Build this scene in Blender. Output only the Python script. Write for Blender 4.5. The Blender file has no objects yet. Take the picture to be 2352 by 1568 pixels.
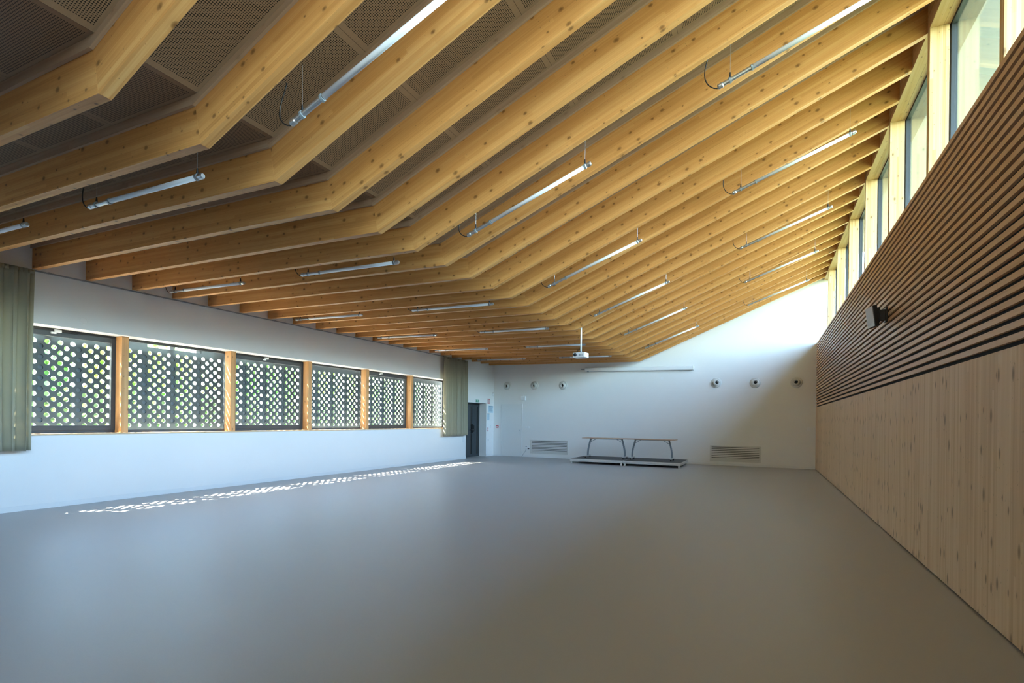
import bpy, bmesh, math, random
from mathutils import Vector, Matrix
random.seed(7)
C = bpy.context.scene.collection
PI = math.pi

# ------------------------------------------------------------------ geometry of the hall
XR, XL, YF, YB = 1.544, -10.452, 20.044, -5.0
XK, ZK = -4.178, 3.7286            # beam kink: soffit line
SL = 0.4225                         # pitch of the rising limb
SB = -0.0131                        # pitch of the level limb
Y0, SP, BT = 2.047, 0.73, 0.085     # first beam, spacing, thickness
XC = 1.735                          # room face of the clerestory posts
BH, BAT = 0.40, 0.08                # height soffit->panel, batten height
ZH = ZK + SL * (XC - XK)            # header soffit
SILL, HEAD = 1.18, 2.962
def zs(x): return ZK + (SL if x > XK else SB) * (x - XK)   # beam soffit height

# ------------------------------------------------------------------ helpers
def link(o):
    C.objects.link(o); return o
def tag(o, label=None, cat=None, group=None, kind=None):
    if label: o['label'] = label
    if cat: o['category'] = cat
    if group: o['group'] = group
    if kind: o['kind'] = kind
    return o
def thing(name, label, cat, loc=(0, 0, 0), rz=0, group=None):
    o = link(bpy.data.objects.new(name, None)); o.empty_display_size = .2
    o.location = loc; o.rotation_euler = (0, 0, rz)
    return tag(o, label, cat, group)
def clone(root, loc=None, label=None, group=None):
    def cp(o, par):
        c = o.copy(); C.objects.link(c)
        if par is not None: c.parent = par
        for ch in o.children: cp(ch, c)
        return c
    r = cp(root, None)
    if loc is not None: r.location = loc
    if label: r['label'] = label
    if group: r['group'] = group
    return r
def obj(name, bm, mat, parent=None, smooth=False, loc=None, rot=None, bevel=0):
    me = bpy.data.meshes.new(name)
    bmesh.ops.recalc_face_normals(bm, faces=bm.faces)
    bm.to_mesh(me); bm.free()
    if smooth:
        for p in me.polygons: p.use_smooth = True
    for m in (mat if isinstance(mat, (list, tuple)) else [mat]): me.materials.append(m)
    o = link(bpy.data.objects.new(name, me))
    if parent is not None: o.parent = parent
    if loc is not None: o.location = loc
    if rot is not None: o.rotation_euler = rot
    if bevel:
        md = o.modifiers.new('bevel', 'BEVEL'); md.width = bevel; md.segments = 2; md.limit_method = 'ANGLE'
    return o
def B(): return bmesh.new()
def box(bm, x0, x1, y0, y1, z0, z1, mi=0):
    v = [bm.verts.new((x, y, z)) for x in (x0, x1) for y in (y0, y1) for z in (z0, z1)]
    for f in ((0, 1, 3, 2), (4, 6, 7, 5), (0, 4, 5, 1), (2, 3, 7, 6), (0, 2, 6, 4), (1, 5, 7, 3)):
        bm.faces.new([v[i] for i in f]).material_index = mi
    return bm
def prism(bm, pts, axis, a, b, mi=0):
    """extrude a polygon; axis y: pts are (x,z); axis x: pts (y,z); axis z: pts (x,y)"""
    def P(p, t):
        return {'y': (p[0], t, p[1]), 'x': (t, p[0], p[1]), 'z': (p[0], p[1], t)}[axis]
    A = [bm.verts.new(P(p, a)) for p in pts]; D = [bm.verts.new(P(p, b)) for p in pts]
    n = len(pts)
    bm.faces.new(A).material_index = mi; bm.faces.new(D[::-1]).material_index = mi
    for i in range(n):
        bm.faces.new((A[i], A[(i + 1) % n], D[(i + 1) % n], D[i])).material_index = mi
    return bm
def tube(bm, pts, r, n=10, caps=True, mi=0):
    pts = [Vector(p) for p in pts]; rings = []
    rr = r if isinstance(r, (list, tuple)) else [r] * len(pts)
    up = None
    for i, p in enumerate(pts):
        t = (pts[min(i + 1, len(pts) - 1)] - pts[max(i - 1, 0)]).normalized()
        if up is None:
            up = Vector((0, 0, 1)) if abs(t.z) < .9 else Vector((1, 0, 0))
        a = (up - t * up.dot(t)).normalized(); b = t.cross(a); up = a
        rings.append([bm.verts.new(p + (a * math.cos(2 * PI * k / n) + b * math.sin(2 * PI * k / n)) * rr[i]) for k in range(n)])
    for i in range(len(rings) - 1):
        for k in range(n):
            bm.faces.new((rings[i][k], rings[i][(k + 1) % n], rings[i + 1][(k + 1) % n], rings[i + 1][k])).material_index = mi
    if caps:
        bm.faces.new(rings[0][::-1]).material_index = mi; bm.faces.new(rings[-1]).material_index = mi
    return bm
def lathe(bm, prof, n=28, axis='y', close=False, mi=0):
    """prof: (r, t) pairs revolved round the given axis through the origin"""
    rings = []
    for r, t in prof:
        ring = []
        for k in range(n):
            c, s = r * math.cos(2 * PI * k / n), r * math.sin(2 * PI * k / n)
            ring.append(bm.verts.new({'y': (c, t, s), 'x': (t, c, s), 'z': (c, s, t)}[axis]))
        rings.append(ring)
    for i in range(len(rings) - 1):
        for k in range(n):
            bm.faces.new((rings[i][k], rings[i][(k + 1) % n], rings[i + 1][(k + 1) % n], rings[i + 1][k])).material_index = mi
    return bm

# ------------------------------------------------------------------ materials
class G:
    def __init__(s, name):
        s.m = bpy.data.materials.new(name); s.m.use_nodes = True
        s.nt = s.m.node_tree; s.nt.nodes.clear()
        s.out = s.nt.nodes.new('ShaderNodeOutputMaterial')
    def n(s, t, **k):
        nd = s.nt.nodes.new(t)
        for a, v in k.items(): setattr(nd, a, v)
        return nd
    def put(s, sock, v):
        if isinstance(v, bpy.types.NodeSocket): s.nt.links.new(v, sock)
        else: sock.default_value = v
    def math(s, op, a, b=0.0, c=None, clamp=False):
        nd = s.n('ShaderNodeMath', operation=op, use_clamp=clamp)
        s.put(nd.inputs[0], a); s.put(nd.inputs[1], b)
        if c is not None: s.put(nd.inputs[2], c)
        return nd.outputs[0]
    def sep(s, v):
        nd = s.n('ShaderNodeSeparateXYZ'); s.put(nd.inputs[0], v); return nd.outputs
    def comb(s, x, y, z=0.0):
        nd = s.n('ShaderNodeCombineXYZ')
        for i, v in enumerate((x, y, z)): s.put(nd.inputs[i], v)
        return nd.outputs[0]
    def ramp(s, f, stops):
        nd = s.n('ShaderNodeValToRGB'); e = nd.color_ramp.elements
        while len(e) < len(stops): e.new(.5)
        for q, (p, c) in zip(e, stops): q.position = p; q.color = (*c, 1) if len(c) == 3 else c
        s.put(nd.inputs[0], f); return nd.outputs[0]
    def mix(s, f, a, b, mode='MIX'):
        nd = s.n('ShaderNodeMix', data_type='RGBA', blend_type=mode)
        s.put(nd.inputs[0], f)
        for i, v in ((6, a), (7, b)):
            if not isinstance(v, bpy.types.NodeSocket): v = (*v, 1) if len(v) == 3 else v
            s.put(nd.inputs[i], v)
        return nd.outputs[2]
    def noise(s, vec, scale=1.0, detail=3, rough=.5):
        nd = s.n('ShaderNodeTexNoise'); s.put(nd.inputs['Vector'], vec)
        nd.inputs['Scale'].default_value = scale; nd.inputs['Detail'].default_value = detail; nd.inputs['Roughness'].default_value = rough
        return nd.outputs[0]
    def bsdf(s, col, rough=.5, metal=0, spec=.5, bump=None, bs=.1, coat=0):
        b = s.n('ShaderNodeBsdfPrincipled')
        s.put(b.inputs['Base Color'], col if isinstance(col, bpy.types.NodeSocket) else (*col, 1))
        s.put(b.inputs['Roughness'], rough); s.put(b.inputs['Metallic'], metal)
        b.inputs['Specular IOR Level'].default_value = spec
        b.inputs['Coat Weight'].default_value = coat
        if bump is not None:
            bp = s.n('ShaderNodeBump'); bp.inputs['Strength'].default_value = bs; bp.inputs['Distance'].default_value = .01
            s.put(bp.inputs['Height'], bump); s.nt.links.new(bp.outputs[0], b.inputs['Normal'])
        s.nt.links.new(b.outputs[0], s.out.inputs[0]); return b
def plain(name, col, rough=.5, metal=0, spec=.5, var=.04, scale=14, coat=0):
    g = G(name); tc = g.n('ShaderNodeTexCoord')
    f = g.noise(tc.outputs['Object'], scale, 4)
    c = g.mix(f, [x * (1 - var) for x in col], [min(1, x * (1 + var)) for x in col])
    g.bsdf(c, rough, metal, spec, bump=f, bs=.03, coat=coat); return g.m
def wood(name, base, pale, dark, axis='x', lam=.04, lamv=.35, knots=1.0, kscale=(3.2, 6.0), rough=.5, streak=.5, thr=.62, kr=.085):
    g = G(name); tc = g.n('ShaderNodeTexCoord'); X, Y, Z = g.sep(tc.outputs['Object'])
    rnd = g.n('ShaderNodeObjectInfo').outputs['Random']
    off = g.math('MULTIPLY', rnd, 37.0)
    if axis == 'x': L, A = X, g.math('ADD', Y, Z)
    elif axis == 'z': L, A = Z, g.math('ADD', X, Y)
    else: L, A = Y, g.math('ADD', X, Z)
    Lo = g.math('ADD', L, off); Ao = g.math('ADD', A, g.math('MULTIPLY', rnd, 11.0))
    # slow wander of the fibres
    wand = g.noise(g.comb(g.math('MULTIPLY', Lo, .9), g.math('MULTIPLY', Ao, 5.0), 0.0), 1.0, 2)
    Aw = g.math('ADD', Ao, g.math('MULTIPLY', wand, .05))
    fine = g.noise(g.comb(g.math('MULTIPLY', Lo, 1.2), g.math('MULTIPLY', Aw, 95.0), 0.0), 1.0, 3, .6)
    broad = g.noise(g.comb(g.math('MULTIPLY', Lo, .45), g.math('MULTIPLY', Aw, 16.0), 3.0), 1.0, 2)
    lamn = g.n('ShaderNodeTexWhiteNoise', noise_dimensions='2D')
    brd = g.math('FLOOR', g.math('DIVIDE', Ao, lam))
    seg = g.math('FLOOR', g.math('ADD', g.math('DIVIDE', Lo, 2.3), g.math('MULTIPLY', brd, .37)))
    g.put(lamn.inputs[0], g.comb(brd, seg))
    t = g.math('ADD', g.math('MULTIPLY', fine, streak), g.math('MULTIPLY', broad, .55))
    t = g.math('ADD', t, g.math('MULTIPLY', g.math('SUBTRACT', lamn.outputs[0], .5), lamv), clamp=True)
    col = g.ramp(t, [(.18, dark), (.48, base), (.85, pale)])
    # knots
    for (sc, th, rr, amt) in ((kscale, thr, kr, .92), ((kscale[0] * 2.6, kscale[1] * 2.6), .72, .07, .6)):
        vo = g.n('ShaderNodeTexVoronoi', feature='F1', voronoi_dimensions='2D')
        g.put(vo.inputs['Vector'], g.comb(g.math('MULTIPLY', Lo, sc[0]), g.math('MULTIPLY', Ao, sc[1])))
        vo.inputs['Scale'].default_value = 1.0
        cr = g.sep(vo.outputs['Color'])
        pick = g.math('GREATER_THAN', cr[0], th)
        rad = g.math('MULTIPLY_ADD', cr[1], rr * .8, rr * .45)
        d = g.math('SUBTRACT', 1.0, g.math('DIVIDE', vo.outputs['Distance'], rad), clamp=True)
        core = g.math('MULTIPLY', g.math('MULTIPLY', g.math('POWER', d, .6, clamp=True), pick), amt * knots * 1.25, clamp=True)
        col = g.mix(core, col, [x * .28 for x in dark])
        if amt > .9:
            halo = g.math('MULTIPLY', g.math('SUBTRACT', 1.0, g.math('DIVIDE', vo.outputs['Distance'], g.math('MULTIPLY', rad, 2.6)), clamp=True), pick)
            col = g.mix(g.math('MULTIPLY', halo, .35), col, dark)
    g.bsdf(col, rough, 0, .4, bump=fine, bs=.04); return g.m

M = {}
M['beam'] = wood('glulam_spruce', (.58, .272, .08), (.71, .395, .145), (.42, .18, .045), 'x', lamv=.22, kscale=(4.6, 6.4), kr=.13, thr=.52)
M['post'] = wood('post_spruce', (.66, .44, .20), (.76, .56, .31), (.50, .27, .10), 'z', lam=.03, lamv=.5)
M['postl'] = wood('window_post_spruce', (.66, .34, .13), (.74, .45, .21), (.44, .21, .07), 'z', lam=.04, lamv=.3)
M['head'] = wood('header_spruce', (.62, .37, .15), (.72, .48, .25), (.46, .24, .08), 'y')
M['ply'] = wood('pale_board_wall', (.69, .46, .275), (.76, .545, .355), (.54, .32, .165), 'z', lam=.034, lamv=.30, kscale=(3.2, 8.0), thr=.58, kr=.17, streak=.42)
M['slat'] = wood('larch_slats', (.64, .375, .20), (.74, .47, .28), (.50, .27, .13), 'y', lam=.5, lamv=.1, knots=0, rough=.4)
M['batten'] = wood('batten_board', (.40, .27, .18), (.47, .33, .23), (.32, .20, .12), 'x', knots=.3)
M['sill'] = wood('sill_board', (.66, .47, .28), (.74, .56, .36), (.5, .32, .16), 'y', knots=.3)
M['wall'] = plain('white_paint', (.80, .80, .79), .75, spec=.25, var=.012, scale=3)
M['ext'] = plain('outside_render', (.62, .60, .56), .85)
M['door'] = plain('white_door_paint', (.76, .77, .77), .5, var=.01)
M['alu'] = plain('dark_window_metal', (.045, .05, .055), .42, spec=.5, var=.05)
M['screen'] = plain('screen_metal', (.075, .09, .095), .55, var=.08)
M['bar'] = plain('screen_bar_metal', (.20, .22, .24), .6)
M['white'] = plain('white_plastic', (.80, .81, .82), .35, var=.01)
M['opal'] = plain('opal_tube', (.78, .83, .88), .22, spec=.6, var=.01)
M['steel'] = plain('brushed_metal', (.52, .54, .56), .32, .9, var=.05)
M['galv'] = plain('grey_steel_tube', (.26, .30, .33), .4, .3, var=.05)
M['alum'] = plain('aluminium_edge', (.62, .62, .61), .45, .35, var=.04)
M['black'] = plain('black_plastic', (.012, .012, .014), .4, var=.1)
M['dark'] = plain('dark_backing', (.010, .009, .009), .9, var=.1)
M['deck'] = plain('stage_deck', (.045, .043, .045), .55, var=.15, scale=60)
M['top'] = wood('beech_top', (.50, .33, .22), (.55, .38, .26), (.42, .26, .16), 'x', knots=0)
M['red'] = plain('red_plastic', (.55, .03, .04), .4)
M['green'] = plain('sign_green', (.02, .30, .16), .4)
M['paper'] = plain('printed_paper', (.52, .66, .74), .6, var=.02)
M['ink'] = plain('print_ink', (.10, .18, .26), .6)
M['doorm'] = plain('anthracite_door', (.035, .045, .052), .4, var=.05)
M['sglass'] = plain('dark_slot_glass', (.004, .005, .006), .08, spec=.8)
M['grille'] = plain('grille_enamel', (.62, .62, .60), .5, var=.01)
M['speaker'] = plain('speaker_grille', (.62, .66, .72), .4, .0, var=.1, scale=200)
M['leaf'] = plain('foliage', (.10, .22, .035), .7, var=.6, scale=3)
M['leaf2'] = plain('light_foliage', (.20, .32, .06), .7, var=.6, scale=3)
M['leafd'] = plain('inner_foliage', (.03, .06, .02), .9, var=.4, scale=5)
M['bark'] = plain('bark', (.10, .07, .045), .9, var=.3)

def fabric():
    g = G('curtain_cloth'); tc = g.n('ShaderNodeTexCoord'); f = g.noise(tc.outputs['Object'], 220, 2)
    c = g.mix(f, (.50, .475, .35), (.56, .53, .40))
    b = g.bsdf(c, .85, 0, .15, bump=f, bs=.05); b.inputs['Sheen Weight'].default_value = .15
    tr = g.n('ShaderNodeBsdfTranslucent'); g.put(tr.inputs[0], (.55, .53, .42, 1))
    mx = g.n('ShaderNodeMixShader'); mx.inputs[0].default_value = .36
    g.nt.links.new(b.outputs[0], mx.inputs[1]); g.nt.links.new(tr.outputs[0], mx.inputs[2]); g.nt.links.new(mx.outputs[0], g.out.inputs[0])
    return g.m
M['cloth'] = fabric()
def glass(name, tint=(.96, .98, .98), boost=1.0):
    g = G(name); t = g.n('ShaderNodeBsdfTransparent'); g.put(t.inputs[0], (*tint, 1))
    gl = g.n('ShaderNodeBsdfGlossy'); gl.inputs['Roughness'].default_value = .0
    geo = g.n('ShaderNodeNewGeometry'); fr = g.n('ShaderNodeFresnel'); g.put(fr.inputs[0], g.math('MULTIPLY_ADD', geo.outputs['Backfacing'], 1 / 1.5 - 1.5, 1.5))
    mx = g.n('ShaderNodeMixShader'); g.put(mx.inputs[0], g.math('MULTIPLY', fr.outputs[0], boost, clamp=True))
    g.nt.links.new(t.outputs[0], mx.inputs[1]); g.nt.links.new(gl.outputs[0], mx.inputs[2]); g.nt.links.new(mx.outputs[0], g.out.inputs[0])
    return g.m
M['glass'] = glass('window_glass', boost=1.0)
M['glassl'] = glass('damped_window_glass', boost=.10)  # no coating: reflection turned down to dim the mirrored clerestory
def floor_mat():
    g = G('grey_vinyl'); tc = g.n('ShaderNodeTexCoord'); v = tc.outputs['Object']
    f = g.noise(v, 90, 3); h = g.noise(v, .5, 3)
    c = g.mix(f, (.40, .397, .40), (.44, .437, .44)); c = g.mix(g.math('MULTIPLY', h, .12), c, (.36, .357, .36))
    b = g.bsdf(c, g.math('MULTIPLY_ADD', h, .03, .42), 0, .5, bump=g.noise(v, 6, 2), bs=.02); return g.m
M['floor'] = floor_mat()
def panel_mat():
    """perforated acoustic board; UV: u = run from the kink in metres, v = room Y in metres"""
    g = G('perforated_board'); uv = g.n('ShaderNodeUVMap'); U, V, _ = g.sep(uv.outputs[0])
    P = .0165
    fu = g.math('SUBTRACT', g.math('FRACT', g.math('DIVIDE', U, P)), .5); fv = g.math('SUBTRACT', g.math('FRACT', g.math('DIVIDE', V, P)), .5)
    d = g.math('SQRT', g.math('ADD', g.math('MULTIPLY', fu, fu), g.math('MULTIPLY', fv, fv)))
    hole = g.math('LESS_THAN', d, .31)
    ju = g.math('ABSOLUTE', g.math('SUBTRACT', g.math('FRACT', g.math('ADD', g.math('DIVIDE', U, 1.205), .5)), .5))   # 0 at a joint
    hole = g.math('MULTIPLY', hole, g.math('GREATER_THAN', ju, .042))
    w = g.math('MULTIPLY', g.math('FRACT', g.math('DIVIDE', g.math('SUBTRACT', V, Y0), SP)), SP)
    hole = g.math('MULTIPLY', hole, g.math('MULTIPLY', g.math('GREATER_THAN', w, BT + .055), g.math('LESS_THAN', w, SP - .055)))
    fine = g.noise(g.comb(g.math('MULTIPLY', U, 1.5), g.math('MULTIPLY', V, 60.0)), 1, 3)
    patch = g.n('ShaderNodeTexWhiteNoise', noise_dimensions='2D')
    g.put(patch.inputs[0], g.comb(g.math('FLOOR', g.math('DIVIDE', U, 1.205)), g.math('FLOOR', g.math('DIVIDE', g.math('SUBTRACT', V, Y0), SP))))
    c = g.mix(fine, (.29, .185, .11), (.35, .235, .15)); c = g.mix(g.math('MULTIPLY', patch.outputs[0], .25), c, (.27, .165, .10))
    line = g.math('LESS_THAN', ju, .0016)
    c = g.mix(line, c, (.10, .06, .035)); c = g.mix(hole, c, (.022, .014, .009))
    g.bsdf(c, .6, 0, .25); return g.m
M['panel'] = panel_mat()
def ground_mat():
    g = G('outside_ground'); tc = g.n('ShaderNodeTexCoord'); f = g.noise(tc.outputs['Object'], .8, 5)
    g.bsdf(g.ramp(f, [(.4, (.48, .47, .36)), (.6, (.62, .58, .48))]), .9); return g.m
M['ground'] = ground_mat()
M['lowbounce'] = plain('low_bounce_ground', (.05, .075, .025), .9, var=.3, scale=2)
M['roof'] = plain('roof_boards', (.30, .29, .29), .8)

# ------------------------------------------------------------------ shell
S = lambda o: tag(o, kind='structure')
b = B(); box(b, XL - .45, XR + .3, YB, YF, -.2, 0); S(obj('floor', b, M['floor']))
# left wall: window band and door opening
WY0, WY1, DY0, DY1, DZ = 3.45, 16.68, 17.73, 19.38, 2.2
ZW = 4.22
b = B(); x0, x1 = XL - .45, XL
box(b, x0, x1, YB, WY0, 0, ZW); box(b, x0, x1, WY0, WY1, 0, SILL); box(b, x0, x1, WY0, WY1, HEAD, ZW)
box(b, x0, x1, WY1, DY0, 0, ZW); box(b, x0, x1, DY0, DY1, DZ, ZW); box(b, x0, x1, DY1, YF, 0, ZW)
S(obj('wall_left', b, M['wall']))
# far wall follows the roof line
def roofline(dz): return [(XL, ZK + SB * (XL - XK) + dz), (XK, ZK + dz), (2.2, zs(2.2) + dz)]
pts = [(XL - .45, 0), (2.2, 0), (2.2, zs(2.2) + BH), (XK, ZK + BH), (XL - .45, ZW - .03)]
b = prism(B(), pts, 'y', YF, YF + .3); S(obj('wall_far', b, M['wall']))
b = prism(B(), pts, 'y', YB - .3, YB); S(obj('wall_back', b, M['wall']))
# right wall: board-clad lower part, hidden carcass above carries the slats
b = B(); box(b, XR + .0, XR + .06, YB, YF, .02, 2.047)
S(obj('wall_right', b, M['ply']))
b = B(); box(b, XR + .06, XR + .36, YB, YF, 0, 4.16); S(obj('wall_right_core', b, M['dark']))
# skirtings
b = B(); box(b, XL, XL + .012, YB, DY0, 0, .085); box(b, XL, XL + .012, DY1, YF, 0, .085); S(obj('baseboard_left', b, M['door'], bevel=.003))
b = B(); box(b, XL, -10.10, YF - .012, YF, 0, .085); box(b, -9.10, XR, YF - .012, YF, 0, .085); S(obj('baseboard_far', b, M['door'], bevel=.003))
# ceiling: perforated boards between the beams, with UV in metres
def ceiling(nm, part):
    bm = B(); uvl = bm.loops.layers.uv.new('UVMap')
    cs = math.cos(math.atan(SL))
    def quad(p, u):
        vs = [bm.verts.new(q) for q in p]; f = bm.faces.new(vs)
        for lp, (uu, vv) in zip(f.loops, u): lp[uvl].uv = (uu, vv)
    xr = XC + .02
    for (xa, xb, k) in (((XL + .001, XK, 1.0), (XK, xr, 1 / cs))[part],):
        za, zb = zs(xa) if xa < XK else ZK, zs(xb) if xb > XK else ZK
        ua, ub = (xa - XK) * k, (xb - XK) * k
        za += BH; zb += BH
        quad([(xa, YB, za), (xa, YF, za), (xb, YF, zb), (xb, YB, zb)], [(ua, YB), (ua, YF), (ub, YF), (ub, YB)])
        quad([(xa, YB, za + .03), (xb, YB, zb + .03), (xb, YF, zb + .03), (xa, YF, za + .03)], [(ua, YB), (ub, YB), (ub, YF), (ua, YF)])
    me = bpy.data.meshes.new(nm); bm.to_mesh(me); bm.free(); me.materials.append(M['panel'])
    return S(link(bpy.data.objects.new(nm, me)))
ceiling('ceiling', 0); ceiling('ceiling_2', 1)
# roof slab with eaves on both sides (keeps sun and sky out above the boards)
xe, xw = -11.6, 4.4
rp = [(xe, 4.30), (XL - .45, 4.26), (XK, ZK + BH + .06), (xw, zs(xw) + BH + .06), (xw, zs(xw) + BH + .4), (XK, ZK + BH + .4), (xe, 4.62)]
b = prism(B(), rp, 'y', YB - .6, YF + .6); S(obj('roof', b, M['roof']))
# header above the clerestory
b = B(); box(b, XC, XC + .13, YB, YF, ZH, ZH + BH + .1); S(obj('trim_1', b, M['head']))
b = B(); box(b, XC + .134, XC + .20, YB, YF, ZH + .004, ZH + BH + .1); S(obj('trim_2', b, M['head']))
b = B(); box(b, XC + .20, XC + .46, YB, YF, ZH + .03, ZH + BH + .16); S(obj('trim_3', b, M['roof']))
b = B(); box(b, XR + .02, XC + .5, YB, YF, 4.16, 4.18); S(obj('trim_4', b, M['sill']))
# outside
b = B(); box(b, -70, -10.9, -50, 70, -.45, -.25); S(obj('ground', b, M['ground']))
b = B(); box(b, 1.9, 60, -50, 70, -.45, -.25); S(obj('ground_2', b, M['lowbounce']))  # unseen ground, kept dark to cut light bounced onto the ceiling
b = B(); box(b, XL - .46, XL - .45, YB, WY0, 0, 4.2); box(b, XL - .46, XL - .45, WY0, WY1, 0, SILL); S(obj('wall_outside', b, M['ext']))

# ------------------------------------------------------------------ slatted lining on the right wall
t = thing('slatted_wall_lining', 'long band of horizontal brown wooden slats over a black backing above the pale board wall', 'wall lining', (XR, (YB + YF) / 2, 2.047))
hy = (YF - YB) / 2 - .002
b = B(); box(b, .028, .06, -hy, hy, 0, 2.12); obj('backing', b, M['dark'], t)
b = B(); PT = .0848
cuts = [-hy]
y = 5.053 - (YB + YF) / 2 - 2.8 * 3
while y < hy:
    if y > -hy + .1: cuts.append(y)
    y += 2.8
cuts.append(hy)
for i in range(25):
    z = .040 + i * PT
    for a, c in zip(cuts[:-1], cuts[1:]):
        box(b, 0.0, .028, a + .0008, c - .0008, z, z + .047)
obj('slats', b, M['slat'], t)

# ------------------------------------------------------------------ beams
ORD = ['first', 'second', 'third', 'fourth', 'fifth', 'sixth', 'seventh', 'eighth', 'ninth', 'tenth', 'eleventh', 'twelfth', 'thirteenth', 'fourteenth', 'fifteenth',
       'sixteenth', 'seventeenth', 'eighteenth', 'nineteenth', 'twentieth', 'twenty-first', 'twenty-second', 'twenty-third', 'twenty-fourth', 'twenty-fifth', 'twenty-sixth', 'twenty-seventh']
ang = math.atan(SL); angb = math.atan(SB)
def beam():
    r = thing('glulam_beam', '', 'beam')
    mid = (ang + angb) / 2                     # mitre at the kink bisects the two limbs
    H = BH + .02
    mx = -math.tan(mid) * H                    # x of the mitre line at the top of the beam
    # each limb is built in its own frame (x along the limb) and turned
    def limb(name, a, xs, sgn):
        length = xs
        ca, sa = math.cos(-a), math.sin(-a)
        def loc(x, z): return (x * ca - z * sa, x * sa + z * ca)
        top = loc(mx, H)
        far_b = loc(length, length * math.tan(a)); far_t = loc(length, length * math.tan(a) + H)
        p = [(0, 0), far_b, far_t, top]
        bm = prism(B(), p, 'y', 0, BT)
        return obj(name, bm, M['beam'], r, rot=(0, -a, 0), bevel=.002)
    limb('rising_member', ang, XC - XK + .001, 1)
    limb('level_member', angb, XL - XK - .12, -1)
    for s in (0, 1):
        y0, y1 = (-.028, -.0015) if s == 0 else (BT + .0015, BT + .028)
        for a, L in ((ang, XC - XK), (angb, XL - XK)):
            ta = math.tan(a); L2 = L - (.0 if L > 0 else -.002)
            def q(x, z): return (x, z)
            zb, zt = BH - BAT, BH - .002
            p = [(-math.tan(mid) * zb, zb), (L2, L2 * ta + zb), (L2, L2 * ta + zt), (-math.tan(mid) * zt, zt)]
            ca, sa = math.cos(-a), math.sin(-a)
            p = [(x * ca - z * sa, x * sa + z * ca) for x, z in p]
            obj('batten', prism(B(), p, 'y', y0, y1), M['batten'], r, rot=(0, -a, 0))
    return r
first = beam(); N = 27
for k in range(N):
    i = 24 - k                                  # k = 0 is next to the far wall
    loc = (XK, Y0 + SP * i, ZK)
    lab = 'kinked honey-coloured glulam ceiling beam, %s counted from the far white wall' % ORD[k]
    if k == 0: first.location = loc; tag(first, lab, group='kinked glulam ceiling beams')
    else: clone(first, loc, lab)

# ------------------------------------------------------------------ clerestory posts and windows
PW, PD = .09, .19
b = B(); box(b, 0, PD, 0, PW, 0, ZH - 4.18); pr = obj('clerestory_post', b, M['post'], bevel=.003)
CL = []
posts = [5 + 3 * k for k in range(-3, 7)]
seen = [5, 8, 11, 14, 17, 20, 23]
firstp = None
for i in posts:
    y = Y0 + SP * i - PW - .005
    k = len([q for q in posts if q > i])
    lab = 'tall pale spruce post between high windows above the slats, %s counted from the far wall' % ORD[k]
    if firstp is None: firstp = pr; o = pr
    else: o = clone(pr)
    o.location = (XC, y, 4.18); tag(o, lab, 'post', 'posts between the high windows')
    CL.append(y)
gx = XC + PD
n = 1
edges = CL + [YF - .02]
def window(nm, x, y0, y1, z0, z1, fw, fd, mat, sash=0, th=.006, gm='glass'):
    w = link(bpy.data.objects.new(nm, None)); w.location = (x, (y0 + y1) / 2, z0); S(w)
    hw, hz = (y1 - y0) / 2, z1 - z0
    def ring(a, wid, xa, xb):
        bm = B(); i = a + wid
        box(bm, xa, xb, -hw + a, -hw + i, a, hz - a); box(bm, xa, xb, hw - i, hw - a, a, hz - a)
        box(bm, xa, xb, -hw + i, hw - i, a, i); box(bm, xa, xb, -hw + i, hw - i, hz - i, hz - a)
        return bm
    obj('frame', ring(0, fw, -fd / 2, fd / 2), mat, w, bevel=.002)
    if sash: obj('sash', ring(fw * .9, sash, -fd / 2 + .012, fd / 2 + .012), mat, w, bevel=.003)
    bm = B(); e = fw + sash - .01; box(bm, -th / 2, th / 2, -hw + e, hw - e, e, hz - e)
    obj('pane', bm, M[gm], w); return w
wn = 7
for a, c in zip(CL, edges[1:]):
    window('window_%d' % wn, gx + .045, a + PW * .5, c + PW * .5 if c != edges[-1] else YF, 4.18, ZH + .03, .05, .06, M['alu']); wn += 1

# ------------------------------------------------------------------ left windows
LP = [5.615 + 2.19 * k for k in range(5)]; LW = .12
b = B(); box(b, 0, .20, 0, LW, 0, HEAD - 1.2); lp = obj('window_post', b, M['postl'], bevel=.003)
pl = ['between the first and second windows from the near curtain', 'between the second and third windows from the near curtain', 'at the middle of the window band, between third and fourth windows',
      'between the fourth and fifth windows from the near curtain', 'between the last two windows, nearest the far curtain']
for k, y in enumerate(LP):
    o = lp if k == 0 else clone(lp)
    o.location = (XL - .345, y, 1.2); tag(o, 'square orange spruce post ' + pl[k], 'post', 'posts in the left window band')
b = B(); box(b, XL - .45, XL + .012, WY0, WY1, 1.176, 1.2); S(obj('trim_5', b, M['sill']))
ed = [WY0] + [y + LW / 2 for y in LP] + [WY1]
for k in range(6):
    odd = k % 2 == 0
    y0, y1 = ed[k], ed[k + 1]
    window('window_%d' % (k + 1), XL - .375, y0 + .002, y1 - .002, 1.2, HEAD, .05, .06, M['alu'], sash=.085 if odd else 0, gm='glassl')
oplab = {0: 'white window opener bracket on the top frame of the window beside the near curtain', 2: 'white window opener bracket on the top frame of the third window from the near curtain',
         4: 'white window opener bracket on the top frame of the fifth window, farthest of the three'}
for k, xp in ((0, 4.72), (2, 8.86), (4, 13.05)):
    t = thing('window_opener', oplab[k], 'window opener', (XL - .33, xp, 2.90), group='window openers')
    b = B(); box(b, 0, .035, -.05, .05, .0, .045); obj('housing', b, M['white'], t, bevel=.004)
    b = B(); box(b, .01, .05, -.10, -.03, -.03, -.002); obj('arm', b, M['white'], t, bevel=.004)
    b = tube(B(), [(.02, .05, .02), (.02, .28, .015)], .009); obj('rod', b, M['black'], t)

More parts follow.
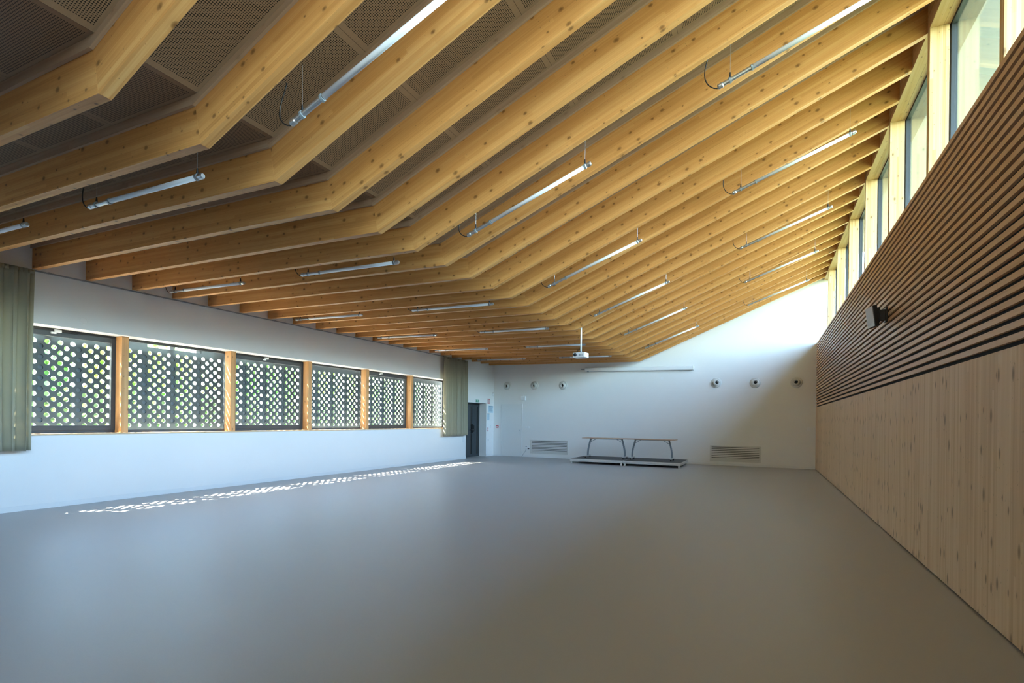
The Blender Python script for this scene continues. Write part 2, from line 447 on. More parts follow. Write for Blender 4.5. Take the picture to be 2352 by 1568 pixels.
# perforated outside screen: cells with a round hole, real thickness
SX, ST, CW, CH, HR = -11.1, .028, .0929, .09, .041
UP = 19                       # first row of the upper module
def screen_panel(z0c, rows, top, bottom):
    bm = B(); n = 16
    def plate(x0, x1):
        cols = 6
        def face_at(x, k, j, hole, rev):
            ya, yb = .063 + CW * (k - .5), .063 + CW * (k + .5)
            za, zb = z0c + CH * (j - .5), z0c + CH * (j + .5)
            if not hole:
                bm.faces.new([bm.verts.new((x, y, z)) for y, z in ((ya, za), (yb, za), (yb, zb), (ya, zb))]); return None
            cy, cz = (ya + yb) / 2, (za + zb) / 2
            ring, outer = [], []
            for q in range(n):
                a = 2 * PI * (q + .0) / n + PI / 4
                c, s_ = math.cos(a), math.sin(a)
                ring.append(bm.verts.new((x, cy + HR * c, cz + HR * s_)))
                m = max(abs(c), abs(s_)); outer.append(bm.verts.new((x, cy + CW / 2 * c / m, cz + CH / 2 * s_ / m)))
            for q in range(n):
                bm.faces.new((ring[q], ring[(q + 1) % n], outer[(q + 1) % n], outer[q]))
            return ring
        for k in range(cols):
            for j in list(range(rows)) + list(range(UP, UP + 5)):
                h = (k + j) % 2 == 0
                r0 = face_at(x0, k, j, h, False); r1 = face_at(x1, k, j, h, True)
                if h:
                    for q in range(n): bm.faces.new((r0[q], r1[q], r1[(q + 1) % n], r0[(q + 1) % n]))
    plate(-ST, 0)
    ya, yb = .063 - CW / 2, .063 + CW * 5.5
    zt_ = z0c + CH * (UP - .5)
    box(bm, -ST, 0, ya, yb, z0c + CH * (rows - .5), zt_ if top > 3 else top); box(bm, -ST, 0, ya, yb, bottom, z0c - CH * .5)
    if top < 3: box(bm, -ST, 0, ya, yb, 2.955, zt_)
    box(bm, -ST, 0, ya, yb, z0c + CH * (UP + 4.5), 3.72)
    return bm
t = thing('perforated_screen', 'dark metal screen of round holes standing outside the long left window band', 'screen', (SX, 3.0, 0))
p0 = obj('panel', screen_panel(1.33, 17, 3.45, 1.08), M['screen'], t)
p1 = obj('panel', screen_panel(1.33, 17, 2.885, 1.08), M['screen'], t)
bar0 = obj('upright', box(B(), -.11, -ST - .004, -.08, .02, 0.0, 3.7), M['bar'], t)
PP = .5575; ybar = [6.33 + PP * k for k in range(-6, 20)]
u1 = False
for k, y in enumerate(ybar):
    short = k in (6, 7)
    src = p1 if short else p0
    if k == 0: p0.location = (0, y - 3.0, 0); bar0.location = (0, y - 3.0, 0); continue
    if short and not u1: p1.location = (0, y - 3.0, 0); u1 = True
    else:
        c = src.copy(); C.objects.link(c); c.parent = t; c.location = (0, y - 3.0, 0)
    c = bar0.copy(); C.objects.link(c); c.parent = t; c.location = (0, y - 3.0, 0)

# ------------------------------------------------------------------ curtain rail and curtains
t = thing('curtain_rail', 'thin grey curtain rail running along the left wall under the beam ends', 'curtain rail', (XL, 10, 3.77))
b = B(); box(b, .03, .055, 2.6 - 10, 17.72 - 10, .0, .022); obj('track', b, M['galv'], t, bevel=.002)
for y in [3.0 + 1.45 * k for k in range(11)]:
    b = B(); box(b, 0, .045, y - 10 - .02, y - 10 + .02, .022, .032); obj('bracket', b, M['galv'], t)
def curtain(label, y0, y1, ztop, zbot, xc, seed, nf, flare=0):
    rs = random.Random(seed)
    t = thing('curtain', label, 'curtain', (xc, y0, zbot), group='curtains of the left window band')
    ph, am, cum = [], [], [0]
    for k in range(nf): cum.append(cum[-1] + rs.uniform(.6, 1.5)); am.append(rs.uniform(.45, 1.0))
    cum = [c / cum[-1] for c in cum]; nu = nf * 12; nz = 26
    bm = B(); vs = []
    jit = [rs.uniform(0, 6.28) for _ in range(4)]
    for j in range(nz + 1):
        v = j / nz; row = []                      # v: 0 bottom .. 1 top
        z = (ztop - zbot) * v
        for i in range(nu + 1):
            u = i / nu
            k = min(nf - 1, max(0, sum(1 for c in cum[1:] if c <= u)))
            f = (u - cum[k]) / (cum[k + 1] - cum[k]); f = min(1, max(0, f))
            depth = .115 * am[k] * (1 - .4 * v ** 3)
            x = math.sin(2 * PI * f) * depth
            y = u + .35 * math.sin(4 * PI * f) * (cum[k + 1] - cum[k]) * .35
            pinch = math.sin(PI * min(1, v * 1.02)) * 0 + (.012 * math.sin(3 * PI * u * 2 + jit[0] + v * 2))
            # fine gathers under the heading
            x += .016 * max(0, v - .8) * 5 * math.sin(2 * PI * u * nf * 2.5 + jit[1])
            y += .010 * math.sin(2.2 * v + jit[2] + 7 * u)
            y += flare * (1 - v) * u
            row.append(bm.verts.new((x + pinch, y * (y1 - y0), z)))
        vs.append(row)
    for j in range(nz):
        for i in range(nu): bm.faces.new((vs[j][i], vs[j][i + 1], vs[j + 1][i + 1], vs[j + 1][i]))
    o = obj('fabric', bm, M['cloth'], t, smooth=True)
    md = o.modifiers.new('thick', 'SOLIDIFY'); md.thickness = .003
    bm = B(); pts = [(.02 * math.sin(2 * PI * q / 80 * nf * 2.5 + jit[1]), (y1 - y0) * q / 80, ztop - zbot - .035) for q in range(81)]
    for i in range(80):
        a, c = pts[i], pts[i + 1]
        for z in (0,):
            f = [bm.verts.new((a[0] + .006, a[1], a[2] - .03)), bm.verts.new((c[0] + .006, c[1], c[2] - .03)), bm.verts.new((c[0] + .006, c[1], c[2] + .04)), bm.verts.new((a[0] + .006, a[1], a[2] + .04))]
            bm.faces.new(f)
    bmesh.ops.remove_doubles(bm, verts=bm.verts, dist=.0001)
    h = obj('heading_tape', bm, M['cloth'], t, smooth=True); md = h.modifiers.new('thick', 'SOLIDIFY'); md.thickness = .002
    return t
curtain('long sage-grey curtain gathered at the near end of the left windows', 3.0, 4.205, 3.765, .95, XL + .145, 3, 9)
curtain('long beige curtain gathered at the far end of the left windows beside the dark door', 15.90, 17.56, 3.765, .92, XL + .145, 11, 13, flare=.03)

# ------------------------------------------------------------------ pendant tube lights
def tube_light(L, slope, label=''):
    """origin at the left end; tube runs +x with the given slope; wires go up to the boards"""
    t = thing('tube_light', label, 'light', group='slim pendant tube lights between the beams')
    a = math.atan(slope); d = Vector((math.cos(a), 0, math.sin(a)))
    P = lambda s: tuple(d * (s * L))
    R = .025
    obj('driver_case', tube(B(), [P(.035), P(.205)], R * .92, 14), M['steel'], t, smooth=False)
    obj('tube', tube(B(), [P(.215), P(.965)], R, 16), M['opal'], t, smooth=True)
    for s0, s1 in ((0, .035), (.965, 1.0)): obj('end_cap', tube(B(), [P(s0), P(s0 + (s1 - s0) * .2), P(s1 - (s1 - s0) * .2), P(s1)], [R * .8, R * 1.12, R * 1.12, R * .8], 16), M['steel'], t)
    for s in (.075, .205, .955):
        obj('clamp', tube(B(), [P(s - .006), P(s + .006)], R * 1.25, 16), M['galv'], t)
    return t, P
def add_susp(t, P, X, z):
    for s in (.075, .955):
        p = Vector(P(s)); top = zs(X + p.x) + BH - z
        obj('wire', tube(B(), [(p.x, 0, p.z + .03), (p.x, 0, top)], .0016, 5), M['steel'], t)
        obj('wire_grip', tube(B(), [(p.x, 0, p.z + .034), (p.x, 0, p.z + .085)], [.012, .006], 8), M['black'], t)
    p = Vector(P(0)); top = zs(X - .10) + BH - z
    n = 12; pts = []
    for k in range(n + 1):
        f = k / n
        pts.append((p.x - .13 * math.sin(PI * min(1, f * 1.0)) * (1 - .3 * f) - .05 * f, .0, p.z - .012 + (top - p.z + .012) * f ** 1.5))
    obj('cable', tube(B(), pts, .006, 8), M['black'], t, smooth=True)
rows = (('tube light %s, in the row along the left wall', -10.0, 3.822, 2.02, -.019, (1, 5, 9, 13, 17, 21)),
        ('tube light %s, in the level row beside the kink', -6.65, 3.772, 1.91, -.012, (1, 5, 9, 13, 17, 21)),
        ('tube light %s, low on the sloping ceiling', -3.61, 3.968, 1.82, .37, (1, 5, 9, 13, 17, 21)),
        ('tube light %s, high near the clerestory windows', -.49, 5.135, 1.76, .37, (5, 9, 13, 17, 21)))
for (lab, X, z, L, sl, bays) in rows:
    src = None
    nb = len(bays)
    for k, bay in enumerate(bays):
        y = Y0 + BT / 2 + SP * (bay + .5)
        pos = ('nearest the camera' if k == 0 else 'farthest from the camera' if k == nb - 1 else '%s from the camera' % ORD[k])
        lb = 'slim ' + lab % pos
        if src is None:
            src, P = tube_light(L, sl, lb); add_susp(src, P, X, z); src.location = (X, y, z)
        else: clone(src, (X, y, z), lb)

# ------------------------------------------------------------------ far wall
# flush white door
d = link(bpy.data.objects.new('door_1', None)); d.location = (-9.60, YF, 0); S(d)
b = B(); box(b, -.455, .465, -.012, 0, .006, 2.165); obj('leaf', b, M['door'], d, bevel=.002)
b = B()
for q in ((-.49, -.462, 0, 2.20), (.472, .50, 0, 2.20), (-.462, .472, 2.172, 2.20)): box(b, q[0], q[1], -.016, 0, q[2], q[3])
obj('frame', b, M['door'], d, bevel=.002)
b = lathe(B(), [(.0, -.07), (.022, -.068), (.028, -.055), (.020, -.040), (.010, -.034), (.010, -.012), (.026, -.012), (.026, -.0)], 16, 'y'); obj('door_knob', b, M['steel'], d, smooth=True, loc=(.385, 0, 1.10))
b = lathe(B(), [(.0, -.018), (.013, -.018), (.013, 0)], 12, 'y'); obj('lock_rose', b, M['steel'], d, loc=(.385, -.0, .98))

# ball-jet vents
vx = [(-9.813, 2.967), (-8.562, 2.955), (-7.314, 2.941), (-1.547, 2.921), (-.288, 2.895), (.965, 2.882)]
vlab = ['leftmost, above the white door', 'second from left, above the left grille', 'third from left, beside the projection screen',
        'just right of the projection screen', 'second from the right wall', 'nearest the right slatted wall']
vrot = [(.25, -.1), (.15, -.15), (.12, -.1), (-.1, .25), (-.2, .05), (-.22, -.1)]
src = None
for k, (x, z) in enumerate(vx):
    lb = 'round white air vent on the far wall, ' + vlab[k]
    if src is None:
        src = thing('air_vent', lb, 'air vent', group='round air vents on the far wall')
        b = lathe(B(), [(.118, -.030), (.128, -.034), (.172, -.022), (.178, -.010), (.178, 0)], 32, 'y'); obj('flange', b, M['grille'], src, smooth=True)  # greyer enamel on flange and ball puts the ring's shade into the colour
        prof = [(.0, .02), (.056, .02), (.060, -.080), (.070, -.098)] + [(.128 * math.sin(a), -.015 - .105 * math.cos(a)) for a in [.62, .8, 1.0, 1.2, 1.4, 1.57]]
        b = lathe(B(), prof, 28, 'y'); ball = obj('ball', b, M['grille'], src, smooth=True)
        b = lathe(B(), [(.0, -.02), (.059, -.02)], 24, 'y'); core = obj('opening', b, M['dark'], ball)
        o = src
    else: o = clone(src, None, lb)
    o.location = (x, YF, z)
    for ch in o.children:
        if ch.name.startswith('ball'): ch.rotation_euler = (vrot[k][0] * 1.1, 0, vrot[k][1] * 1.6)
# wall grilles
src = None
for x, z, w, h, lb in ((-7.893, .158, 1.665, .567, 'wide white louvred air grille low on the far wall beside the power sockets'),
                       (-.907, .140, 1.62, .555, 'wide louvred air grille low on the far wall right of the stage')):
    if src is None:
        src = thing('air_grille', lb, 'air grille', group='louvred grilles on the far wall'); hw = .82; hh = .56
        b = B(); fw = .05
        for q in ((-hw, -hw + fw, 0, hh), (hw - fw, hw, 0, hh), (-hw + fw, hw - fw, 0, fw + .03), (-hw + fw, hw - fw, hh - fw, hh)): box(b, q[0], q[1], -.022, 0, q[2], q[3])
        obj('frame', b, M['grille'], src, bevel=.003)
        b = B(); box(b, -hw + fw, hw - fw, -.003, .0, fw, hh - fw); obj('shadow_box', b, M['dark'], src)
        for k in range(7):
            zz = .085 + k * .0605
            b = prism(B(), [(-.021, zz), (-.019, zz + .004), (-.010, zz + .043), (-.005, zz + .043), (-.005, zz + .038), (-.012, zz)], 'x', -hw + fw, hw - fw); obj('louvre', b, M['grille'], src)
        o = src
    else: o = clone(src, None, lb)
    o.location = (x, YF, z)
# projection screen housing
t = thing('projection_screen', 'long white rolled-up projection screen case across the far wall', 'projection screen', (-4.36, YF - .01, 3.50))
t.rotation_euler = (0, math.atan(.016), 0)
pr_ = [(-.02, -.07), (-.115, -.068), (-.13, -.05), (-.13, .055), (-.11, .075), (-.02, .078)]
b = prism(B(), [(p[0], p[1]) for p in pr_], 'x', -1.98, 2.03); obj('case', b, M['white'], t, bevel=.004)
for x in (-1.99, 2.04): b = prism(B(), [(p[0] - .004, p[1] * 1.06) for p in pr_], 'x', x - .012, x + .012); obj('end_cap', b, M['white'], t, bevel=.003)
for x in (-2.12, 2.0): b = B(); box(b, x - .06, x + .06, -.055, 0, .0, .035); obj('bracket', b, M['galv'] if x < 0 else M['white'], t, bevel=.003)
b = B(); box(b, -1.92, -1.86, -.12, -.07, -.095, -.068); obj('pull_tab', b, M['galv'], t)
# ceiling projector
t = thing('projector', 'white projector hanging from a slim white pole in front of the projection screen', 'projector', (-4.19, 12.75, 3.10))
b = prism(B(), [(-.17, -.12), (.14, -.15), (.17, -.12), (.17, .13), (.14, .15), (-.15, .13)], 'z', 0, .125); obj('body', b, M['white'], t, bevel=.012)
b = lathe(B(), [(.0, -.035), (.030, -.035), (.042, -.02), (.046, .02)], 20, 'y'); obj('lens', b, M['black'], t, smooth=True, loc=(-.105, -.125, .07), rot=(.1, 0, 0))
b = B()
for k in range(6): box(b, .0 + .018 * k, .008 + .018 * k, -.148 + 0, -.130, .03, .09)
obj('vent_slots', b, M['galv'], t)
b = tube(B(), [(.005, 0, .15), (.005, 0, 1.03)], .020, 14); obj('pole', b, M['white'], t, smooth=True)
b = B(); box(b, -.07, .08, -.06, .06, .122, .142); box(b, -.012, .022, -.03, .03, .142, .175); obj('mount_plate', b, M['galv'], t, bevel=.003)
b = tube(B(), [(-.10, .02, .115), (-.09, .01, .19), (-.03, .0, .20), (-.016, 0, .28)], .006, 8); obj('cable', b, M['black'], t, smooth=True)

# stage platforms
zt = .175
src = None
for x, lb in ((-5.29, 'left low stage platform with black deck and aluminium edge, in front of the far wall'), (-3.385, 'right low stage platform with black deck and aluminium edge, in front of the far wall')):
    if src is None:
        src = thing('stage_platform', lb, 'stage', group='low stage platforms'); hx, hy_ = .948, .90
        b = B(); box(b, -hx + .012, hx - .012, -hy_ + .012, hy_ - .012, zt - .022, zt); obj('deck', b, M['deck'], src)
        b = B()
        for q in ((-hx, hx, -hy_, -hy_ + .03), (-hx, hx, hy_ - .03, hy_), (-hx, -hx + .03, -hy_ + .03, hy_ - .03), (hx - .03, hx, -hy_ + .03, hy_ - .03)): box(b, *q, zt - .095, zt - .002)
        obj('edge_frame', b, M['alum'], src, bevel=.003)
        b = B()
        for s in (-1, 1):
            box(b, -hx - .003, hx + .003, s * hy_ - .004, s * hy_ + .004, zt - .060, zt - .054)
            box(b, s * hx - .004, s * hx + .004, -hy_, hy_, zt - .060, zt - .054)
        obj('edge_groove', b, M['galv'], src)
        for sx in (-1, 1):
            for sy in (-1, 1):
                b = B(); cx, cy = sx * (hx - .055), sy * (hy_ - .055); box(b, cx - .028, cx + .028, cy - .028, cy + .028, 0.0, zt - .095); obj('leg', b, M['alum'], src, bevel=.003)
        o = src
    else: o = clone(src, None, lb)
    o.location = (x, 18.78, 0)
# folding tables on the stage
src = None
for x, lb in ((-5.15, 'left folding table with wooden top and curved grey legs standing on the stage'), (-3.52, 'right folding table with wooden top and curved grey legs standing on the stage')):
    if src is None:
        src = thing('folding_table', lb, 'table', group='folding tables on the stage'); w, dp, h = .812, .35, .735
        b = B(); box(b, -w, w, -dp, dp, h - .022, h); obj('tabletop', b, M['top'], src, bevel=.006)
        b = B(); box(b, -w + .2, w - .2, -.02, .02, h - .05, h - .022); obj('under_rail', b, M['galv'], src)
        for s in (-1, 1):
            xt, xb = s * (w - .24), s * (w - .20)
            bm = B()
            for yy in (-.055, .055):
                pts = []
                for k in range(13):
                    f = k / 12                 # 0 top 1 bottom
                    pts.append((xt + s * (.115 * math.sin(f * PI * .52) - .0 * f), yy, h - .03 - (h - .10) * f))
                tube(bm, pts, .019, 10)
            leg = obj('leg', bm, M['galv'], src, smooth=True)
            xf = xt + s * .115
            b = B(); box(b, xf - .028, xf + .028, -.30, .30, .058, .092); obj('foot', b, M['alum'], leg, bevel=.006)
            for sy in (-1, 1):
                b = lathe(B(), [(.0, -.02), (.026, -.02), (.029, -.012), (.029, .012), (.026, .02), (.0, .02)], 18, 'x'); obj('castor', b, M['black'], leg, smooth=True, loc=(xf, sy * .28, .0295))
            b = tube(B(), [(xt - s * .21, 0, h - .03), (xt - s * .13, 0, h - .08), (xt + s * .035, 0, h - .17)], .010, 8); obj('brace', b, M['galv'], leg, smooth=True)
        o = src
    else: o = clone(src, None, lb)
    o.location = (x, 18.72, zt)

# small fittings on the far wall
def plate(name, label, cat, loc, sx, sz, dep, mat, face='y', extra=None):
    t = thing(name, label, cat, loc)
    b = B()
    if face == 'y': box(b, -sx / 2, sx / 2, -dep, 0, -sz / 2, sz / 2)
    else: box(b, 0, dep, -sx / 2, sx / 2, -sz / 2, sz / 2)
    obj('plate', b, mat, t, bevel=min(.003, dep / 3))
    if extra:
        for (nm, u0, u1, v0, v1, m) in extra:
            b = B()
            if face == 'y': box(b, u0, u1, -dep - .004, -dep, v0, v1)
            else: box(b, dep, dep + .004, u0, u1, v0, v1)
            obj(nm, b, m, t)
    return t
plate('fire_call_point', 'small red fire alarm call point left of the white door on the far wall', 'alarm', (-10.259, YF, 1.238), .095, .095, .04, M['red'], 'y', [('window', -.03, .03, -.012, .018, M['white'])])
plate('light_switch', 'white double light switch plate right of the white door', 'switch', (-8.878, YF, 1.231), .19, .08, .012, M['white'], 'y', [('rocker', -.075, -.01, -.028, .028, M['door']), ('rocker', .01, .075, -.028, .028, M['door'])])
t = plate('power_socket', 'white power sockets with a grey plug beside the left grille', 'socket', (-8.845, YF, .39), .20, .16, .014, M['white'], 'y', [('plug', -.085, -.03, .02, .06, M['galv']), ('outlet', .005, .085, -.065, -.03, M['black']), ('outlet', .005, .085, .02, .055, M['white'])])
b = tube(B(), [(-8.90, YF - .02, .36), (-8.92, YF - .03, .26), (-9.0, YF - .04, .14), (-9.06, YF - .04, .05), (-9.09, YF - .04, .008)], .007, 8)
tag(obj('power_cable', b, M['galv'], smooth=True), 'thin grey cable hanging from the power socket to the floor', 'cable')
t = thing('emergency_light', 'white emergency light box above the white door on the far wall', 'emergency light', (-9.05, YF, 2.45))
b = B(); box(b, -.10, .10, -.07, 0, -.10, .06); obj('housing', b, M['white'], t, bevel=.012)
b = tube(B(), [(-.03, -.05, .06), (.05, -.10, .11)], .014, 8); obj('bracket', b, M['white'], t)
plate('blank_cover', 'tiny white cover plate on the far wall below the projection screen', 'cover plate', (-3.434, YF, 3.126), .09, .09, .006, M['white'])
plate('thermostat', 'small white thermostat near the right end of the far wall', 'thermostat', (1.351, YF, 1.325), .09, .12, .025, M['white'])

# ------------------------------------------------------------------ left wall: door recess and fittings
d = link(bpy.data.objects.new('door_2', None)); d.location = (XL - .34, (DY0 + DY1) / 2, 0); S(d)
cy = (DY0 + DY1) / 2; hw = (DY1 - DY0) / 2; sy = 18.83 - cy
b = B()
for q in ((-hw, -hw + .05, 0, DZ), (hw - .05, hw, 0, DZ), (-hw + .05, hw - .05, DZ - .06, DZ)): box(b, -.06, .02, q[0], q[1], q[2], q[3])
obj('frame', b, M['doorm'], d, bevel=.003)
def leaf(y0, y1, g0, g1):
    b = B(); box(b, -.045, .0, y0, g0, .001, DZ - .061); box(b, -.045, 0, g1, y1, .001, DZ - .061); box(b, -.045, 0, g0, g1, .001, .11); box(b, -.045, 0, g0, g1, 2.07, DZ - .065)
    l = obj('leaf', b, M['doorm'], d)
    b = B(); box(b, -.03, -.015, g0, g1, .11, 2.07); obj('glass_slot', b, M['sglass'], l); return l
l1 = leaf(-hw + .052, sy - .003, 18.655 - cy, 18.785 - cy)
l2 = leaf(sy + .003, hw - .052, 19.16 - cy, 19.27 - cy)
b = B(); box(b, .0, .035, sy - .03, sy + .03, .98, 1.33); obj('lock_case', b, M['black'], l1, bevel=.006)
b = tube(B(), [(.03, sy - .02, 1.10), (.075, sy - .03, 1.10), (.08, sy - .36, 1.10)], .016, 10); obj('push_bar', b, M['black'], l1, smooth=True)
b = B(); box(b, .0, .06, sy + .02, sy + .12, 1.02, 1.28); obj('latch', b, M['black'], l2, bevel=.006)
b = B(); box(b, XL - .45, XL - .42, DY0, DY1, 0, DZ); S(obj('door_light_stop', b, M['dark']))  # unseen dark sheet added to stop daylight leaking past the door

t = plate('exit_sign', 'small green and white emergency exit sign above the dark double door', 'exit sign', (XL, 18.58, 2.275), .28, .11, .03, M['white'], 'x', [('sign_face', -.13, .13, -.047, .047, M['green'])])
b = B(); D = .0345
for q in ((.015, .035, -.025, .012), (.035, .07, -.028, .005)): pass
b = prism(B(), [(-.02, -.028), (.03, -.028), (.03, .03), (-.02, .03)], 'x', D, D + .001); obj('doorway_pictogram', b, M['white'], t)
b = prism(B(), [(-.105, 0), (-.075, .025), (-.075, .009), (-.04, .009), (-.04, -.009), (-.075, -.009), (-.075, -.025)], 'x', D, D + .001); obj('arrow', b, M['white'], t)
b = prism(B(), [(.045, -.03), (.07, .0), (.06, .012), (.085, .02), (.09, .035), (.105, .03), (.10, .005), (.12, -.03), (.105, -.03), (.09, -.008), (.06, -.03)], 'x', D, D + .001); obj('running_figure', b, M['white'], t)
t = plate('fire_extinguisher_sign', 'narrow red and white fire extinguisher sign at the corner right of the exit sign', 'sign', (XL, 19.565, 2.298), .19, .20, .006, M['red'], 'x', [('margin', -.09, .0, -.09, .09, M['white'])])
b = B(); box(b, .0105, .012, .035, .06, -.06, .05); box(b, .0105, .012, .02, .07, .05, .06); obj('pictogram', b, M['white'], t)
ex = [('heading', -.17, .17, .10, .13, M['ink'])] + [('text_line', -.17, .17 - .05 * (k % 3), .06 - .035 * k, .07 - .035 * k, M['ink']) for k in range(5)]
plate('evacuation_plan', 'pale blue evacuation plan poster in the corner right of the dark door', 'poster', (XL, 19.775, 1.966), .42, .30, .008, M['paper'], 'x', ex)
ex = [('heading', -.09, .09, .105, .14, M['ink'])] + [('text_line', -.075, .075 - .03 * (k % 2), .07 - .035 * k, .078 - .035 * k, M['ink']) for k in range(6)]
plate('notice_sheet', 'small notice sheet with dark heading under the evacuation plan poster', 'notice', (XL, 19.565, 1.644), .19, .28, .005, M['paper'], 'x', ex)
plate('fire_alarm_button', 'small red and white alarm button on the corner strip under the notice sheet', 'alarm', (XL, 19.498, 1.120), .09, .18, .03, M['white'], 'x', [('button', -.03, .03, .0, .07, M['red']), ('base_plate', -.03, .03, -.07, -.02, M['red'])])
plate('wall_socket', 'tiny white wall socket near the floor on the corner strip right of the dark door', 'socket', (XL, 19.565, .679), .08, .08, .012, M['white'], 'x', [('outlet', -.02, .02, -.02, .02, M['galv'])])
plate('room_thermostat', 'white room thermostat on the corner strip below the evacuation plan poster', 'thermostat', (XL, 19.834, 1.242), .08, .12, .02, M['white'], 'x')
t = thing('wall_detector', 'white rounded detector high in the left far corner', 'detector', (XL, 19.95, 2.62)); b = lathe(B(), [(.0, .05), (.05, .048), (.07, .03), (.08, 0)], 24, 'x'); obj('cover', b, M['white'], t, smooth=True)
plate('switch_plate', 'slim white switch plate low on the left wall under the far curtain', 'switch', (XL, 17.538, .774), .06, .24, .01, M['white'], 'x', [('rocker', -.02, .02, .02, .09, M['door'])])
for y, z, lb in ((4.942, 3.11, 'above the first window beside the near curtain'), (9.326, 3.113, 'above the third window of the left wall'), (13.489, 3.131, 'above the fifth window, farthest from the camera')):
    b = lathe(B(), [(.0, .006), (.05, .006), (.056, .003), (.058, 0)], 26, 'x'); o = obj('blank_cover', b, M['wall'], smooth=False, loc=(XL - .001, y, z)); tag(o, 'round white blank cover on the left wall ' + lb, 'cover plate', 'round blank covers')

# ------------------------------------------------------------------ loudspeaker on the slats
t = thing('wall_loudspeaker', 'small grey loudspeaker on a black bracket fixed to the brown slats', 'loudspeaker', (XR, 8.95, 3.04))
R_ = Matrix.Rotation(-.10, 4, 'Y') @ Matrix.Rotation(0, 4, 'Z')
b = B(); box(b, -.205, -.150, -.135, .135, -.145, .145); o = obj('cabinet', b, M['black'], t, bevel=.006); o.rotation_euler = (0, -.12, .16)
b = B(); box(b, -.213, -.2055, -.130, .130, -.140, .140); o = obj('grille', b, M['speaker'], t, bevel=.003); o.rotation_euler = (0, -.12, .16)
b = B(); box(b, -.150, -.0, -.05, .05, -.075, .075); box(b, -.028, 0, -.07, .07, -.10, .10); box(b, -.155, -.09, -.06, .06, -.105, .105); obj('bracket', b, M['black'], t, bevel=.004)

# ------------------------------------------------------------------ trees outside
def tree(name_label, x, y, h, r, mat, seed):
    rs = random.Random(seed)
    t = thing('tree', name_label, 'tree', (x, y, -.25), group='trees beyond the screen')
    b = tube(B(), [(0, 0, 0), (rs.uniform(-.1, .1), 0, h * .3), (rs.uniform(-.2, .2), .1, h * .6)], [.16, .12, .06], 10); obj('trunk', b, M['bark'], t, smooth=True)
    bm = B()
    for k in range(1500):
        a, u = rs.uniform(0, 2 * PI), rs.uniform(-1, 1); q = rs.uniform(.55, 1.0)
        c = Vector((r * q * math.cos(a) * math.sqrt(1 - u * u), r * q * math.sin(a) * math.sqrt(1 - u * u), h * .55 + h * .45 * q * u))
        s = rs.uniform(.10, .24); nrm = Vector((rs.gauss(0, 1), rs.gauss(0, 1), rs.gauss(0, 1))).normalized()
        a1 = nrm.orthogonal().normalized(); a2 = nrm.cross(a1)
        vs = [bm.verts.new(c + (a1 * math.cos(w) + a2 * math.sin(w) * .6) * s) for w in (0, 1.05, 2.1, 3.14, 4.2, 5.25)]
        bm.faces.new(vs)
    obj('crown', bm, mat, t)
for k, (x, y, h, r, lb) in enumerate(((-20.0, 7.0, 5.6, 2.1, 'bushy green tree outside, glimpsed through the holes of the nearest windows'), (-20.5, 11.6, 5.0, 2.1, 'light green tree outside behind the first post'),
        (-20.0, 16.4, 5.4, 2.1, 'green tree outside behind the second window'), (-20.5, 21.2, 5.6, 2.2, 'light green tree outside behind the third window'),
        (-21.0, 27.5, 5.2, 2.3, 'light green tree outside behind the middle windows'), (-22.0, 36.0, 5.8, 2.6, 'farthest green tree outside behind the last windows'))):
    tree(lb, x, y, h, r, M['leaf'] if k % 2 == 0 else M['leaf2'], 20 + k)

def added_hedge():  # added leafy row, darkens the overbright view through the screen holes
    rs = random.Random(5)
    t = thing('added_hedge', 'added dark greenery outside beyond the perforated screen, dimming the view through its holes', 'added_hedge', (-17.0, 24, -.25))
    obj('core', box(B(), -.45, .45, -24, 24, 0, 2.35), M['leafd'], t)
    bm = B()
    for k in range(9000):
        face = rs.random()
        if face < .7: c = Vector((.45 + rs.uniform(0, .12), rs.uniform(-24, 24), rs.uniform(.05, 2.4)))
        else: c = Vector((rs.uniform(-.45, .5), rs.uniform(-24, 24), 2.35 + rs.uniform(0, .2)))
        s_ = rs.uniform(.05, .12); nrm = Vector((rs.gauss(0, 1), rs.gauss(0, 1), rs.gauss(0, 1))).normalized(); a1 = nrm.orthogonal().normalized(); a2 = nrm.cross(a1)
        bm.faces.new([bm.verts.new(c + (a1 * math.cos(w) + a2 * math.sin(w) * .6) * s_) for w in (0, 1.57, 3.14, 4.71)])
    obj('foliage', bm, M['leaf'], t)
added_hedge()

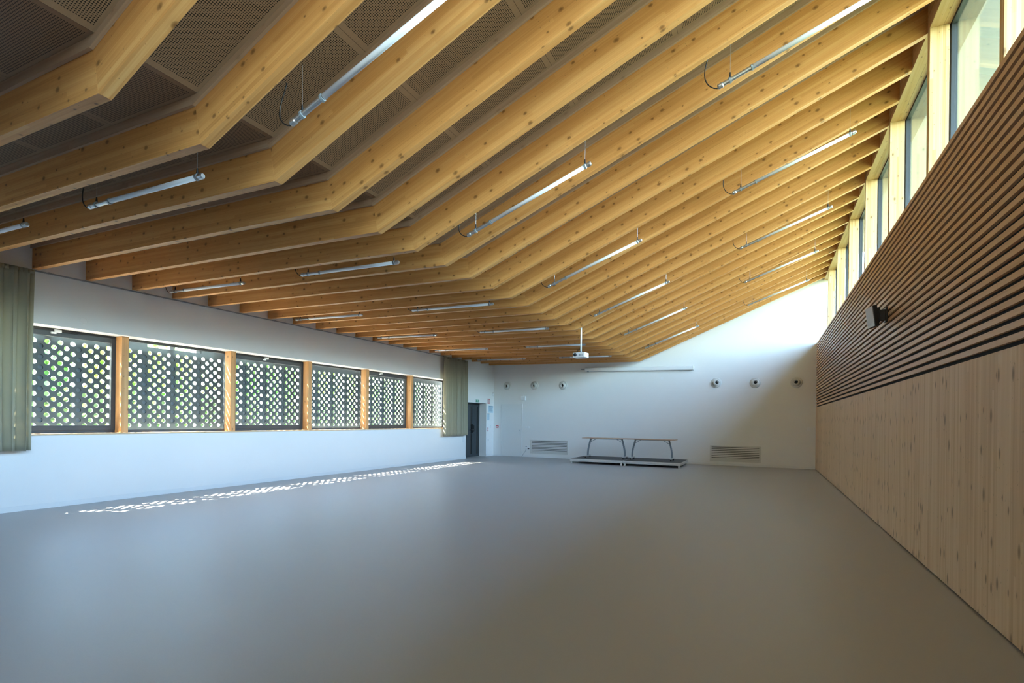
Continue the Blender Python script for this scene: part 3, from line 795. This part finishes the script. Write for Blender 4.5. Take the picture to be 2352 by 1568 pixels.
# ------------------------------------------------------------------ light
sd = Vector((1, .48, -1.59)).normalized()
L = bpy.data.lights.new('sun', 'SUN'); L.energy = 18.0; L.angle = math.radians(.8); L.color = (1, .93, .83)
o = link(bpy.data.objects.new('sun', L)); o.rotation_euler = sd.to_track_quat('-Z', 'Y').to_euler()
w = bpy.data.worlds.new('World'); bpy.context.scene.world = w; w.use_nodes = True; nt = w.node_tree
bg = nt.nodes['Background']; sky = nt.nodes.new('ShaderNodeTexSky'); sky.sky_type = 'NISHITA'; sky.sun_disc = False
sky.sun_elevation = math.asin(-sd.z); sky.sun_rotation = math.atan2(-sd.x, -sd.y); sky.air_density = 1.0; sky.dust_density = 1.2; sky.ozone_density = 1.2
wb = nt.nodes.new('ShaderNodeMix'); wb.data_type = 'RGBA'; wb.blend_type = 'MULTIPLY'; wb.inputs[0].default_value = 1; wb.inputs[7].default_value = (1.0, 1.045, .95, 1)
nt.links.new(sky.outputs[0], wb.inputs[6]); nt.links.new(wb.outputs[2], bg.inputs[0]); bg.inputs[1].default_value = .58
def portal(loc, rot, sx, sy):
    L = bpy.data.lights.new('sky_portal', 'AREA'); L.shape = 'RECTANGLE'; L.size = sx; L.size_y = sy; L.cycles.is_portal = True
    o = link(bpy.data.objects.new('sky_portal', L)); o.location = loc; o.rotation_euler = rot
portal((XC + .35, (YB + YF) / 2, (4.18 + ZH) / 2), (0, PI / 2, 0), ZH - 4.18, YF - YB)      # emits towards -x
portal((SX - .2, 9.8, 2.05), (0, -PI / 2, 0), 1.9, 13.4)

# ------------------------------------------------------------------ camera
f, yaw, roll, cyp = 1211.49, .4457, .0112, 965.516
cd = bpy.data.cameras.new('camera'); cam = link(bpy.data.objects.new('camera', cd))
cd.sensor_width = 36; cd.lens = f / 2352 * 36; cd.shift_y = (cyp - 784) / 2352; cd.clip_start = .05; cd.clip_end = 300
cam.matrix_world = Matrix.Translation((0, 0, 1.5)) @ Matrix.Rotation(yaw, 4, 'Z') @ Matrix.Rotation(PI / 2, 4, 'X') @ Matrix.Rotation(roll, 4, 'Z')
sc = bpy.context.scene; sc.camera = cam
sc.view_settings.view_transform = 'Standard'; sc.view_settings.look = 'None'; sc.view_settings.exposure = 3.33; sc.view_settings.gamma = 1
sc.view_settings.use_curve_mapping = False
sc.cycles.max_bounces = 10; sc.cycles.diffuse_bounces = 6; sc.cycles.transparent_max_bounces = 12
sc.cycles.sample_clamp_indirect = 8
